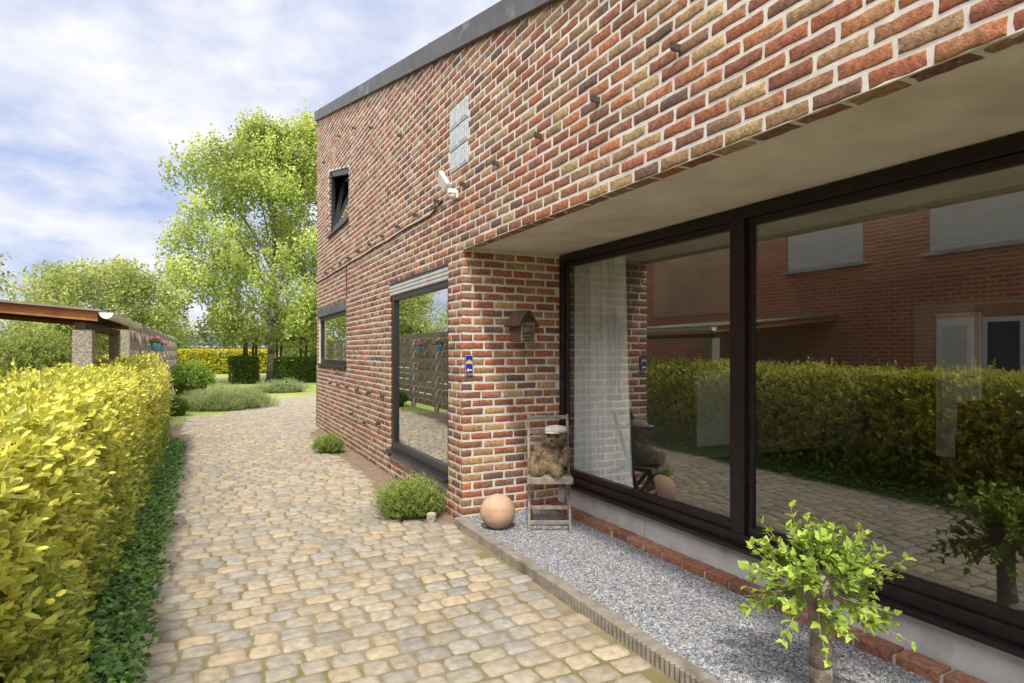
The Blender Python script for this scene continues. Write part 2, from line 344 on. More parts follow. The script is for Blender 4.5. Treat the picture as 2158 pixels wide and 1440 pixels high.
# ---------------------------------------------------------------- house
house=empty('brick_house',(2.13,5.25,0),'modern red and brown brick house with sloping flat roofline','house')
FX=2.127; MX=2.1315; RH=2.53/33
def roofz(y): return 4.34+(y-4.27)*.253
def dtop(y): return 4.64+(y-10.23)*.2155
bpal=[((.325,.125,.072),3.2),((.26,.112,.075),3.2),((.21,.112,.078),2.4),((.145,.095,.078),.9),((.38,.27,.145),1.8),((.30,.195,.115),2.4),((.385,.165,.085),1.9),((.33,.21,.12),1.2)]
bw=np.array([w for _,w in bpal]); bw/=bw.sum(); bcol=np.array([c for c,_ in bpal])
def brick_panel(name,U0,U1,V0,V1,P0,ud,vd,nd,openings=(),keep=None,parent=None,rowh=RH,bl=.207,jt=.0160,off0=0,relief=.0098,warm=None):
    P0,ud,vd,nd=map(lambda q:np.array(q,float),(P0,ud,vd,nd))
    VV=[];CC=[];r=0; nr=int(round((V1-V0)/rowh)); mod=bl+jt
    for r in range(nr):
        vc=V0+(r+.5)*rowh
        ivs=[(U0,U1)]
        for (a,b,c,d) in openings:
            if c<vc<d:
                nv=[]
                for s,e in ivs:
                    if b<=s or a>=e: nv.append((s,e))
                    else:
                        if a>s: nv.append((s,a))
                        if b<e: nv.append((b,e))
                ivs=nv
        start=U0-mod+((r+off0)%2)*mod/2 - (0 if r%5 else .02)+random.uniform(-.008,.008)
        for s,e in ivs:
            x=start
            while x<e:
                a=max(x+random.uniform(-.003,.003),s+ (0.0 if x<s else 0)); b=min(x+bl+random.uniform(-.006,.004),e)
                if x<s and x+bl>s: a=s
                x+=mod
                if b-a<.035: continue
                uc=(a+b)/2
                if keep and not keep(uc,vc): continue
                hu=(b-a)/2; hv=(rowh-jt)/2*random.uniform(.94,1.03)
                us=np.array([-hu,-hu+.0015,-hu+.007,-hu*.4,hu*.02,hu*.4,hu-.007,hu-.0015,hu]); vs=np.array([-hv,-hv+.0015,-hv+.007,0,hv-.007,hv-.0015,hv])
                du=np.array([0,.68,.94,1,1,1,.94,.68,0]); dvv=np.array([0,.68,.94,1,.94,.68,0])
                A,B=np.meshgrid(us,vs); DA,DB=np.meshgrid(du,dvv)
                dep=relief*np.minimum(DA,DB)*(.92+.08*DA*DB)
                ph=random.uniform(0,20)
                cr=(1-DA)*(1-DB)*.008
                A0_,B0_=A,B
                A=A0_-np.sign(A0_)*cr*.7+ .0022*np.sin(B0_*90+ph)*(np.abs(A0_)/hu); B=B0_-np.sign(B0_)*cr*.7+(.0012*np.sin(A0_*31+ph)+.0019*np.sin(A0_*83+ph*2)*np.sign(B0_))
                dep=dep+(.0018*np.sin(A*60+ph)*np.cos(B*120+ph)+.0012*np.sin(A*140+B*90+ph))*DA*DB+random.uniform(-.0018,.0024)*DA*DB
                A=A.ravel()+uc;B=B.ravel()+vc+random.uniform(-.0014,.0014)
                VV.append(P0+A[:,None]*ud+B[:,None]*vd+(dep.ravel()-relief)[:,None]*nd)
                k=rng.choice(len(bcol),p=bw); c=bcol[k]*random.uniform(.88,1.14)
                if warm is not None: c=c*warm
                cc=np.tile(c,(63,1)); 
                if random.random()<.45:
                    c2=bcol[rng.integers(0,len(bcol))]; w_=np.clip(.5+.5*np.sin(A*22+ph),0,1)[:,None]; cc=cc*(1-.5*w_)+c2*.5*w_
                CC.append(cc)
    f=np.array([(j*9+i,j*9+i+1,(j+1)*9+i+1,(j+1)*9+i) for j in range(6) for i in range(8)])
    n=len(VV); F=(f[None]+(np.arange(n)*63)[:,None,None]).reshape(-1,4)
    return npmesh(name,np.vstack(VV),F,'brick',np.vstack(CC),True,parent)
YE=13.4
ops=[(-3,5.25,-1,2.53),(5.62,7.77,.22,2.46),(10.42,13.15,1.34,2.46),(5.11,5.58,3.30,3.93)]
def keep(u,v):
    if v>roofz(u)-.06: return False
    if 10.2<u<12.07 and 3.79<v<dtop(u)+.02: return False
    return True
ops2=ops+[(10.23,12.04,3.79,4.63)]
brick_panel('wall',-1.6,YE,.0,88*RH,(FX,0,0),(0,1,0),(0,0,1),(-1,0,0),ops2,keep,house)
brick_panel('recess_wall',2.127,3.17,.0,2.53,(0,5.247,0),(1,0,0),(0,0,1),(0,-1,0),[],None,house,off0=1,warm=np.array([1.16,1.04,.98]))
brick_panel('wall_underside',-1.6,5.25,0,.10,(2.132,0,2.532),(0,1,0),(1,0,0),(0,0,-1),[],None,house,rowh=.10)
brick_panel('window_jamb',0.0,.12,.23,2.453,(2.13,7.768,0),(1,0,0),(0,0,1),(0,-1,0),[],None,house)
brick_panel('window_jamb',0.0,.1,3.79,5.0,(2.13,12.038,0),(1,0,0),(0,0,1),(0,-1,0),[],None,house)
m=MB(); B=[-1.6,5.11,5.252,5.58,5.62,7.775,10.23,10.42,12.045,13.15,13.4]
for a,b in zip(B[:-1],B[1:]):
    mid=(a+b)/2; segs=[]
    holes=[]
    if mid<5.25: holes.append(((-.1,-.1),(2.535,2.535)))
    if 5.11<mid<5.58: holes.append(((3.30,)*2,(3.93,)*2))
    if 5.62<mid<7.77: holes.append(((.22,)*2,(2.46,)*2))
    if 10.42<mid<13.15: holes.append(((1.34,)*2,(2.46,)*2))
    if 10.23<mid<12.04: holes.append(((3.79,)*2,(dtop(a),dtop(b))))
    holes.sort(key=lambda h:h[0][0]); cur=(0,0)
    for h in holes:
        if h[0][0]>cur[0]: segs.append((cur,h[0]))
        cur=h[1]
    segs.append((cur,(roofz(a)-.03,roofz(b)-.03)))
    for (z0,z1) in segs: m.yz([(a,z0[0]),(b,z0[1]),(b,z1[1]),(a,z1[0])],MX,2.232)
m.box(2.232,3.30,5.2515,5.40,0,2.60)
m.box(2.232,2.236,7.774,7.9,.2,2.5)
m.obj('mortar_wall','mortar',house)
# structure shell
m=MB()
m.box(2.24,10,13.2,13.395,0,5.0); m.yz([(13.2,5.0),(13.395,5.0),(13.395,roofz(13.4)-.05),(13.2,roofz(13.2)-.05)],2.24,10)
m.box(9.9,10.1,-1.6,13.2,0,6.3)
m.box(2.24,10,-1.8,-1.602,0,.6); m.box(2.24,10,-1.8,-1.602,2.35,2.7); m.box(2.24,3.5,-1.8,-1.602,.6,2.35); m.box(7.0,10,-1.8,-1.602,.6,2.35)  # unseen opening added in this end wall to light curtain and room
m.yz([(-1.7,roofz(-1.7)-.3),(13.39,roofz(13.39)-.3),(13.39,roofz(13.39)-.1),(-1.7,roofz(-1.7)-.1)],2.24,10)
m.box(2.24,8.2,5.41,5.55,0,2.6)
m.box(4.2,4.3,5.55,13.2,0,5.0)
m.box(2.24,4.2,8.2,8.3,0,2.7); m.box(2.24,4.2,9.9,10.0,0,2.7);m.box(2.24,4.2,9.9,10.0,2.85,5.0)
m.box(2.3,4.2,5.55,13.2,2.70,2.85)
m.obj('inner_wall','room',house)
m=MB(); m.box(2.236,9.9,-1.6,5.25,2.556,2.66); m.obj('soffit','soffit',house,bevel=.004)
m=MB()
for a,b in ((-1.6,.9),(.9,3.1),(3.1,5.2)): m.box(2.262,3.05,a+.003,b-.003,2.547,2.5555)
m.obj('soffit_panel','soffit',house)
# plinth & ledge
m=MB(); m.box(3.15,3.40,-1.6,5.25,0,.30)
m.obj('plinth','concrete',house,bevel=.004)
m=MB(); m.box(3.1485,3.1495,3.9,3.905,.05,.29); m.obj('plinth_joint','edging',house)
m=MB(); m.box(2.16,2.42,5.63,7.77,.2,.345); m.obj('plinth','concrete',house,bevel=.004)
m=MB(); yv=5.22
while yv>-.5:
    l=random.uniform(.185,.20); dx_=random.uniform(-.006,.006); m.box(3.03+dx_,3.149,yv-l,yv,.03,.112+random.uniform(-.004,.004)); yv-=l+.018
o=m.obj('brick_ledge','brick',house,bevel=.010,col=(.30,.11,.07))
ca=o.data.color_attributes['Col']; arr=np.ones((len(o.data.vertices),4),dtype=np.float32)
lc=np.array([(.33,.155,.10),(.29,.135,.09),(.35,.18,.115),(.25,.125,.09),(.32,.18,.12)])
for i in range(len(arr)//8): arr[i*8:i*8+8,:3]=random.choice(lc)*random.uniform(.88,1.1)
ca.data.foreach_set('color',arr.ravel())
m=MB(); m.box(3.045,3.1495,-.5,5.24,.02,.096); m.obj('ledge_mortar','mortar',house)
# coping
seams=[-1.6,1.55,3.81,6.06,8.3,10.55,12.8,13.45]
m=MB()
for a,b in zip(seams[:-1],seams[1:]):
    a2=a+.003
    m.yz([(a2,roofz(a2)-.2),(b-.003,roofz(b)-.2),(b-.003,roofz(b)),(a2,roofz(a2))],2.085,2.52)
for s in seams[1:-1]:
    m.yz([(s-.02,roofz(s-.02)-.203),(s+.02,roofz(s+.02)-.203),(s+.02,roofz(s+.02)+.004),(s-.02,roofz(s-.02)+.004)],2.081,2.524)
m.obj('coping','coping',house,bevel=.003)
# hooks
hm=MB(); hm.beam((0,0,0),(-.06,0,-.004),.014,.034); hm.beam((-.055,0,-.012),(-.055,0,.022),.022,.009,(1,0,0))
h0=hm.obj('wall_hook','nail',house); hooks=[(2.36+i*.703,3.115) for i in range(0,15)]+[(8.6,4.75),(10.9,5.35),(9.7,5.1),(7.2,4.2),(12.4,5.3)]+[(8.0+i*.75,1.0) for i in range(6)]+[(9.0,.55),(9.9,.6),(8.2,.62)]
h0.location=(FX+.005,hooks[0][0],hooks[0][1])
h0.matrix_parent_inverse=Matrix.Translation(house.location).inverted()
for (a,b) in hooks[1:]:
    c=h0.copy(); c.location=(FX+.005,a,b); COL.objects.link(c)
# cable
m=MB(); pts=[(FX-.010,13.3,3.02)]+[(FX-.010,13.3-i*.4,3.03+.01*math.sin(i*1.7)) for i in range(1,19)]+[(FX-.010,5.75,3.1)]
m.tube(pts,[.009]*len(pts),6); m.tube([(FX-.008,10.35,3.03),(FX-.008,10.35,2.5)],[.007]*2,6)
m.obj('cable','nail',house)
m=MB(); m.cyl((2.15,13.44,0),(2.15,13.44,1.3),.028,.028,12); m.obj('drainpipe','darkwood',house,True)

# ---- big window
m=MB(); X0,X1=3.165,3.235
wy0,wy1=-1.6,5.245; wb,wt=.30,2.545
m.box(X0,X1,wy0,wy1,wt-.075,wt)
m.box(X0-.02,X1,wy0,wy1,wb+.03,wb+.095)
m.box(X0,X1,wy1-.075,wy1,wb+.095,wt-.075)
m.box(X0-.012,X1,2.895,3.0,wb+.095,wt-.075)
bw_=MB()
for (a,b) in ((3.0,wy1-.075),(wy0,2.895)):
    bw_.box(X0+.018,X1,a,b,wt-.125,wt-.075); bw_.box(X0+.012,X1,a,b,wb+.095,wb+.15)
    bw_.box(X0+.018,X1,b-.045,b,wb+.15,wt-.125); bw_.box(X0+.018,X1,a,a+.045,wb+.15,wt-.125)
win=m.obj('window','frame',house,bevel=.004); win['label']='large two-pane picture window in dark stained frame'
bw_.obj('casement','frame',win,bevel=.004)
for (a,b) in ((3.045,wy1-.12),(wy0,2.85)):
    m=MB(); m.add([(X0+.035,a,wb+.15),(X0+.035,b,wb+.15),(X0+.035,b,wt-.125),(X0+.035,a,wt-.125)],[(0,1,2,3)]); m.obj('pane','glass',win)
m=MB(); m.yz([(wy0,wb),(wy1-.01,wb),(wy1-.01,wb+.028),(wy0,wb+.028)],3.085,3.20); m.obj('sill','frame',win,bevel=.004)
# room
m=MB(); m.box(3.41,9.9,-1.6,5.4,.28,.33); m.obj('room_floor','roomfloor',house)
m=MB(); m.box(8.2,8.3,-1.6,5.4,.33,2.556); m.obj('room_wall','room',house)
m=MB(); m.box(5.08,5.65,5.345,5.40,.49,1.38); m.obj('radiator','slat',house,bevel=.01)
m=MB(); m.box(7.94,7.99,3.86,4.33,.331,2.05); idoor=m.obj('interior_door','white',house,bevel=.005)
m=MB(); m.box(7.92,7.939,3.93,4.26,.45,1.95); m.obj('door_panel','white',idoor,bevel=.005)
m=MB(); m.beam((7.91,3.90,1.3),(7.91,4.0,1.3),.02,.02); m.obj('handle','nail',idoor)
def curtain(name,y0,y1,x,z0,z1,amp,freq):
    ny=int((y1-y0)/.005); ys=np.linspace(0,1,ny); V=[];nz=14
    for j in range(nz+1):
        t=j/nz
        for i,u in enumerate(ys):
            wv=(y1-y0)*(1-.15*t**.7) ; yv=y1-wv*(1-u); yo=y0+(y1-y0)*u
            V.append((x+amp*math.sin(yo*freq+.9*math.sin(yo*11))*(.75+.25*(1-t))+.012*math.sin(yo*freq*.37+t),yv+.008*math.sin(yo*freq*2),z0+(z1-z0)*t))
    F=[(j*ny+i,j*ny+i+1,(j+1)*ny+i+1,(j+1)*ny+i) for j in range(nz) for i in range(ny-1)]
    mm=MB(); mm.add(V,F); return mm.obj(name,'curtain',house,True)
curtain('curtain',4.36,5.16,3.35,.34,2.5,.06,58)
ac=empty('armchair',(6.4,2.7,.33),'dark brown armchair with green cushion inside the room','armchair')
ax,ay=6.4,2.7
m=MB(); m.box(ax-.35,ax+.35,ay-.35,ay+.35,.45,.72); m.obj('seat','sofa',ac,bevel=.05)
m=MB(); m.box(ax-.35,ax+.35,ay+.25,ay+.45,.6,1.15); m.obj('backrest','sofa',ac,bevel=.07)
for a in (ax-.45,ax+.3):
    m=MB(); m.box(a,a+.14,ay-.35,ay+.4,.335,.92); m.obj('armrest','sofa',ac,bevel=.04)
m=MB(); m.ball((ax,ay,.8),(.24,.2,.1)); m.obj('cushion','cushion',ac,True)

# ---- tall window
m=MB(); A0,A1,Z0,Z1=5.62,7.765,.345,2.455; XF=2.16
m.box(XF,2.235,A0,A1,2.24,2.30); m.box(XF,2.235,A0,A1,Z0,Z0+.10); m.box(XF,2.235,A1-.13,A1,Z0+.1,2.24); m.box(XF,2.235,A0,A0+.1,Z0+.1,2.24)
w=m.obj('window','blackframe',house,bevel=.004); w['label']='tall black-framed window with roller shutter box'
m=MB(); m.add([(XF+.035,A0+.1,Z0+.1),(XF+.035,A1-.13,Z0+.1),(XF+.035,A1-.13,2.24),(XF+.035,A0+.1,2.24)],[(0,1,2,3)]); m.obj('pane','glass_tall',w)
m=MB(); m.box(2.085,2.24,A0,A1,Z0-.03,Z0-.001); m.obj('sill','blackframe',w,bevel=.004)
m=MB(); m.box(2.135,2.235,A0+.003,A1-.003,2.43,2.452)
m.obj('shutter_box','blackframe',w,bevel=.004)
m=MB()
for i in range(3): m.box(2.132,2.23,A0+.01,A1-.01,2.303+i*.0425,2.341+i*.0425)
m.obj('roller_shutter','slat',w,bevel=.008)
# ---- small window
m=MB(); A0,A1,Z0,Z1=10.43,13.14,1.345,2.455
m.box(XF,2.235,A0,A1,2.22,2.29); m.box(XF,2.235,A0,A1,Z0,Z0+.09); m.box(XF,2.235,A1-.1,A1,Z0+.09,2.22); m.box(XF,2.235,A0,A0+.09,Z0+.09,2.22)
w=m.obj('window','blackframe',house,bevel=.004); w['label']='wide black-framed window near the house corner'
a,b=A0+.09,A1-.1
m=MB(); m.add([(XF+.035,a,Z0+.09),(XF+.035,b,Z0+.09),(XF+.035,b,2.22),(XF+.035,a,2.22)],[(0,1,2,3)]); m.obj('pane','glass_tall',w)
m=MB(); m.box(2.09,2.24,A0-.03,A1+.03,Z0-.04,Z0-.001); m.obj('sill','blackframe',w,bevel=.004)
m=MB(); m.box(2.112,2.235,A0,A1+.1,2.292,2.452); m.obj('shutter_box','coping',w,bevel=.004)
# ---- upper slanted window
a,b=10.24,12.03
m=MB()
def q(y0,z0,y1,z1,y2,z2,y3,z3,x0,x1): m.yz([(y0,z0),(y1,z1),(y2,z2),(y3,z3)],x0,x1)
q(a,dtop(a)-.1,b,dtop(b)-.1,b,dtop(b)-.005,a,dtop(a)-.005,2.17,2.235)
q(a,3.795,b,3.795,b,3.88,a,3.88,2.17,2.235)
q(a,3.88,a+.08,3.88,a+.08,dtop(a+.08)-.1,a,dtop(a)-.1,2.17,2.235)
q(b-.08,3.88,b,3.88,b,dtop(b)-.1,b-.08,dtop(b-.08)-.1,2.17,2.235)
w=m.obj('window','blackframe',house,bevel=.004); w['label']='black window with slanted top, sash tilted inward'
m=MB()
def tx(z): return 2.20+(z-3.89)*.20
V=[]
for (y_,z_) in ((a+.11,3.91),(b-.11,3.91),(b-.11,dtop(b-.09)-.14),(a+.11,dtop(a+.09)-.14)): V.append((tx(z_),y_,z_))
m.beam(V[0],V[1],.04,.07);m.beam(V[1],V[2],.04,.07);m.beam(V[2],V[3],.04,.07);m.beam(V[3],V[0],.04,.07)
m.obj('sash','blackframe',w)
m=MB(); m.add(V,[(0,1,2,3)]); m.obj('pane','glass_tall',w)
m=MB(); m.box(2.09,2.24,a-.03,b+.03,3.75,3.789); m.obj('sill','blackframe',w,bevel=.004)
# ---- glass block window
m=MB(); m.box(2.14,2.22,5.11,5.58,3.30,3.93); w=m.obj('glass_block_window','mortar',house)
for i in range(2):
    for j in range(3):
        y0=5.123+i*.226; z0=3.312+j*.206
        g_=MB(); g_.box(2.122,2.139,y0,y0+.212,z0,z0+.190)
        for k in range(4): g_.box(2.115,2.1215,y0+.020+k*.045,y0+.044+k*.045,z0+.02,z0+.170)
        g_.obj('glass_block','glassblock',w,bevel=.004)

# ---------------------------------------------------------------- floodlight
fl=empty('floodlight',(2.12,5.42,3.08),'white outdoor floodlight with motion sensor on brick wall','wall light')
m=MB(); m.box(2.09,2.126,5.34,5.44,3.03,3.10); m.cyl((2.09,5.39,3.08),(2.03,5.40,3.13),.012,.012,8); m.obj('bracket','white',fl,bevel=.01)
m=MB(); m.ball((2.05,5.31,3.045),(.035,.035,.035)); m.box(2.01,2.085,5.27,5.335,3.05,3.095); m.obj('motion_sensor','white',fl,bevel=.008)
m=MB(); 
m.beam((2.03,5.40,3.13),(1.985,5.48,3.26),.12,.03,(1,0,.2)); 
for k in range(6):
    t=k/5; m.beam((2.045-.045*t,5.395+.08*t,3.13+.12*t),(2.049-.045*t,5.398+.08*t,3.135+.12*t),.115,.045,(1,0,.2))
m.obj('lamp_head','white',fl,bevel=.003)

# ---------------------------------------------------------------- sign tile
cx=2.187; z0,z1=1.385,1.56
sg=MB(); sg.box(cx-.040,cx+.040,5.228,5.243,z0,z1); sign=sg.obj('wayfinding_sign','blue',None,bevel=.001); tag(sign,'blue ceramic route tile with yellow shell and arrow on brick corner','sign')
yf=5.2275
def flat(mb,pts,d=0.0): mb.add([(x,yf-d,z) for x,z in pts],[tuple(range(len(pts)))])
m=MB()
for (a,b,c,d) in ((cx-.038,cx+.038,z1-.004,z1-.001),(cx-.038,cx+.038,z0+.001,z0+.004),(cx-.038,cx-.035,z0+.004,z1-.004),(cx+.035,cx+.038,z0+.004,z1-.004)):
    flat(m,[(a,c),(b,c),(b,d),(a,d)])
m.obj('border','yellow',sign)
m=MB()
for k in range(9):
    an=math.radians(-10+k*25); px,pz=cx,1.488
    dx,dz=math.cos(an),math.sin(an); nx,nz=-dz,dx
    flat(m,[(px+nx*.0012,pz+nz*.0012),(px-nx*.0012,pz-nz*.0012),(px+dx*.031-nx*.0038,pz+dz*.031-nz*.0038),(px+dx*.031+nx*.0038,pz+dz*.031+nz*.0038)],.0003+.0004*k/9)
m.obj('shell_emblem','yellow',sign)
m=MB(); za_=1.424
flat(m,[(cx-.028,za_),(cx-.006,za_-.019),(cx-.006,za_+.019)]); flat(m,[(cx-.0059,za_-.006),(cx+.027,za_-.006),(cx+.027,za_+.006),(cx-.0059,za_+.006)])
m.obj('arrow','yellow',sign)

# ---------------------------------------------------------------- insect house
bh=empty('insect_house',(2.68,5.24,1.75),'small brown wooden gabled insect house hung on brick wall','birdhouse')
def rot(pts,c,ang,sc=1.10): 
    ca,sa=math.cos(ang),math.sin(ang); zc=1.83
    return [(((p[0]-c[0])*ca-(p[1]-c[1])*sa)*sc+c[0],((p[0]-c[0])*sa+(p[1]-c[1])*ca)*sc+c[1],(p[2]-zc)*sc+zc) for p in pts]
def robj(mb,name,mat,par,**k):
    mb.v=rot(mb.v,(2.68,5.14),.35); return mb.obj(name,mat,par,**k)
m=MB(); m.xz([(2.60,1.70),(2.76,1.70),(2.76,1.86),(2.68,1.95),(2.60,1.86)],5.07,5.19); robj(m,'body','birdwood',bh,bevel=.004)
m=MB(); m.beam((2.67,5.13,1.965),(2.545,5.13,1.83),.17,.016,(0,0,1)); m.beam((2.69,5.13,1.965),(2.815,5.13,1.83),.17,.016,(0,0,1)); robj(m,'roof','birdwood',bh,bevel=.003)
m=MB()
for i in range(5):
    for j in range(5):
        m.cyl((2.618+i*.031,5.071,1.722+j*.031),(2.618+i*.031,5.056,1.722+j*.031),.013,.011,8)
for s in (2.605,2.755): m.beam((s,5.06,1.70),(s,5.06,1.87),.012,.012)
for j in (1.70,1.80,1.86): m.beam((2.60,5.055,j),(2.76,5.055,j),.012,.012)
robj(m,'nesting_tubes','bark',bh)

# ---------------------------------------------------------------- ceramic ball
m=MB(); prof=[]
for j in range(25):
    t=math.pi*j/24; prof.append((max(.01,.153*math.sin(t)*(1+.004*math.sin(j*2.3))),-.150*math.cos(t)))
prof[-2]=(.03,.148); prof[-1]=(.022,.138)
m.lathe(prof,(2.29,4.83,.20),40)
ball=m.obj('ceramic_ball','terracotta',None,True); tag(ball,'large terracotta garden ball resting on grey gravel','garden ornament')

# ---------------------------------------------------------------- chair
cxx=2.70; chair=empty('folding_chair',(cxx,4.65,.055),'weathered wooden folding chair standing on gravel by brick wall','chair')
def lp(t): return Vector((0,4.50+(4.84-4.50)*t,.055+.97*t))
for s in (-.175,.175):
    m=MB(); p=lp(0);q_=lp(1); m.beam((cxx+s,p.y,p.z),(cxx+s,q_.y,q_.z),.022,.036,(0,1,0)); m.obj('back_post','wood',chair,bevel=.004)
    m=MB(); s2=s*.84; m.beam((cxx+s2,4.50,.50),(cxx+s2,4.84,.058),.02,.034,(0,1,0)); m.obj('leg','wood',chair,bevel=.004)
m=MB()
for i in range(6):
    y_=4.46+i*.052; m.box(cxx-.19,cxx+.19,y_,y_+.044,.515,.53)
m.box(cxx-.185,cxx-.160,4.46,4.77,.49,.514); m.box(cxx+.160,cxx+.185,4.46,4.77,.49,.514)
m.box(cxx-.195,cxx+.195,4.445,4.457,.475,.528)
m.obj('seat','wood',chair,bevel=.003)
m=MB()
for t,h_ in ((.975,.035),(.84,.03),(.74,.03)):
    p=lp(t); m.box(cxx-.165,cxx+.165,p.y-.008,p.y+.008,p.z-h_/2,p.z+h_/2)
m.obj('backrest','wood',chair,bevel=.004)
for t in (.08,.2):
    m=MB(); p=lp(t); m.box(cxx-.165,cxx+.165,p.y-.008,p.y+.008,p.z-.016,p.z+.016); m.obj('rung','wood',chair,bevel=.003)
m=MB(); m.box(cxx-.14,cxx+.14,4.81,4.825,.1,.13); m.obj('rung','wood',chair,bevel=.003)
chair.rotation_euler=(0,0,-math.radians(27))

# ---------------------------------------------------------------- straw bear
bear=empty('straw_bear',(cxx,4.65,.53),'shaggy straw bear with cloth cap sitting on the folding chair','ornament')
m=MB(); by_=4.66
def bb(x,y,z,r):
    x=x+.16*z
    m.ball((cxx+x,by_+y,.53+z),r,18,12)
bb(0,.0,.125,(.10,.09,.125)); bb(-.005,-.01,.07,(.115,.095,.08)); bb(.0,0,.215,(.06,.055,.06)); bb(.0,-.02,.315,(.088,.082,.080)); bb(-.01,-.095,.295,(.042,.05,.036))
bb(-.085,0,.35,(.032,.022,.034)); bb(.085,0,.35,(.032,.022,.034))
bb(-.12,-.01,.18,(.035,.04,.06)); bb(-.15,-.04,.125,(.032,.045,.05)); bb(-.145,-.10,.085,(.034,.055,.036))
bb(.12,-.01,.18,(.035,.04,.06)); bb(.135,-.05,.13,(.032,.05,.045)); bb(.115,-.12,.12,(.034,.055,.034))
bb(-.085,-.11,.04,(.048,.09,.044)); bb(.075,-.12,.042,(.048,.09,.044)); bb(-.10,-.195,.055,(.046,.028,.056)); bb(.085,-.205,.055,(.046,.028,.058))
body=m.obj('body','straw',bear,True)
rm=body.modifiers.new('Remesh','REMESH'); rm.mode='VOXEL'; rm.voxel_size=.008; rm.use_smooth_shade=True
dg=bpy.context.evaluated_depsgraph_get(); ev=body.evaluated_get(dg); me=ev.to_mesh()
pv=np.zeros(len(me.vertices)*3); me.vertices.foreach_get('co',pv); pv=pv.reshape(-1,3)
nv=np.zeros(len(me.vertices)*3); me.vertices.foreach_get('normal',nv); nv=nv.reshape(-1,3)
ii=rng.integers(0,len(pv),9500); ev.to_mesh_clear()
d=nv[ii]*.3+rng.normal(size=(9500,3))*.6
leaves('straw_fur',pv[ii]-nv[ii]*.003,d,rng.normal(size=(9500,3)),R(.014,.036,9500),np.array([.37,.285,.18])*R(.3,1.25,(9500,1)),LT_BLADE,'leaf',bear)
hx_=.16*.31
for s in (-1,1):
    m=MB(); m.ball((cxx+hx_+s*.034,by_-.100,.53+.335),.012,10,6); m.obj('eye','blackframe',bear,True)
m=MB(); m.ball((cxx-.01+hx_,by_-.148,.53+.305),(.017,.012,.012),10,6); m.obj('nose','blackframe',bear,True)
m=MB(); m.lathe([(.085,0),(.100,.010),(.100,.03),(.08,.05),(.02,.060)],(cxx+.012+hx_,by_-.0,.53+.360),24)
m.lathe([(.02,0),(.065,.002),(.067,.010),(.02,.014)],(cxx-.005+hx_,by_-.09,.53+.360),20,1,.9)
m.obj('cap','cloth',bear,True)
bear.rotation_euler=(0,0,-math.radians(38))

# ---------------------------------------------------------------- hedge (golden privet)
def hx(y,z): return -.66+.07*wob(y,z*1.3,1.2)+.05*np.sin(np.clip(z/1.5,0,1)*3.0)
def hz(x,y): return 1.26+.055*wob(y,x,1.6,2.)+.017*(y-3)
hedge=empty('privet_hedge',(-.9,7,0),'clipped golden privet hedge along the cobbled path','hedge')
ys=np.linspace(.6,12.3,90)
V=[]
for y_ in ys:
    for (x_,z_) in ((hx(y_,.05)-.09,0),(hx(y_,.4)-.09,.4),(hx(y_,.8)-.09,.8),(hx(y_,1.10)-.11,1.06),(-.88,hz(-.8,y_)-.10),(-1.35,hz(-1,y_)-.10),(-1.4,0)): V.append((x_,y_,z_))
F=[(i*7+j,i*7+j+1,(i+1)*7+j+1,(i+1)*7+j) for i in range(len(ys)-1) for j in range(6)]
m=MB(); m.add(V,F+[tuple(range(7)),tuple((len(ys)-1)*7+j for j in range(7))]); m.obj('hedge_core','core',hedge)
def hedge_part(name,y0,y1,nface,ntop,k,size,T,pw=1.):
    y=y0+(y1-y0)*R(0,1,nface)**pw; z=R(.08,1.31,nface); P=np.stack([hx(y,z)+R(-.10,.035,nface)-.08*np.clip((z-1.12)/.2,0,1),y,z],1)
    D=np.stack([R(.3,1.,nface),R(-.7,.35,nface),R(.1,1.3,nface)],1)
    lum=np.clip(.68+.65*(z-.7)+.45*wob(y*1.7,z*2.2,1.,1.)+R(-.35,.35,nface)-.02*(y-4),0,1)  # low leaves greener with age, and shade beneath put into their colour
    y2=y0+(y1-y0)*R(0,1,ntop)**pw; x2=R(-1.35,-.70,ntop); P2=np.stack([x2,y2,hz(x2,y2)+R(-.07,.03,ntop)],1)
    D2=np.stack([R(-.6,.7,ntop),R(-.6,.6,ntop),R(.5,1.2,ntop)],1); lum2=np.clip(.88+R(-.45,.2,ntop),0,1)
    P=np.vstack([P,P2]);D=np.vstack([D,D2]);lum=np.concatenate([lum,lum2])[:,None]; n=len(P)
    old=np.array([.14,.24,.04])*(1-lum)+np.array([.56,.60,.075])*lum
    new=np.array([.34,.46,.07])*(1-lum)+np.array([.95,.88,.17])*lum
    Lg=R(.04,.13,n)+(R(0,1,n)<.10)*R(.04,.12,n)
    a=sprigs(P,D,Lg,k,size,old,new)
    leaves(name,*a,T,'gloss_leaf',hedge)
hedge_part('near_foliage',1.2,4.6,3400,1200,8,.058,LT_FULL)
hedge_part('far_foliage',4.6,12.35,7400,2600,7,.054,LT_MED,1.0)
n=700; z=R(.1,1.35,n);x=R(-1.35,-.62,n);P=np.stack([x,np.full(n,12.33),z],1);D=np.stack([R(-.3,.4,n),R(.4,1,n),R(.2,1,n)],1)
leaves('end_foliage',*sprigs(P,D,R(.05,.1,n),6,.06,tint((.2,.28,.03),n),tint((.45,.50,.06),n)),LT_MED,'gloss_leaf',hedge)
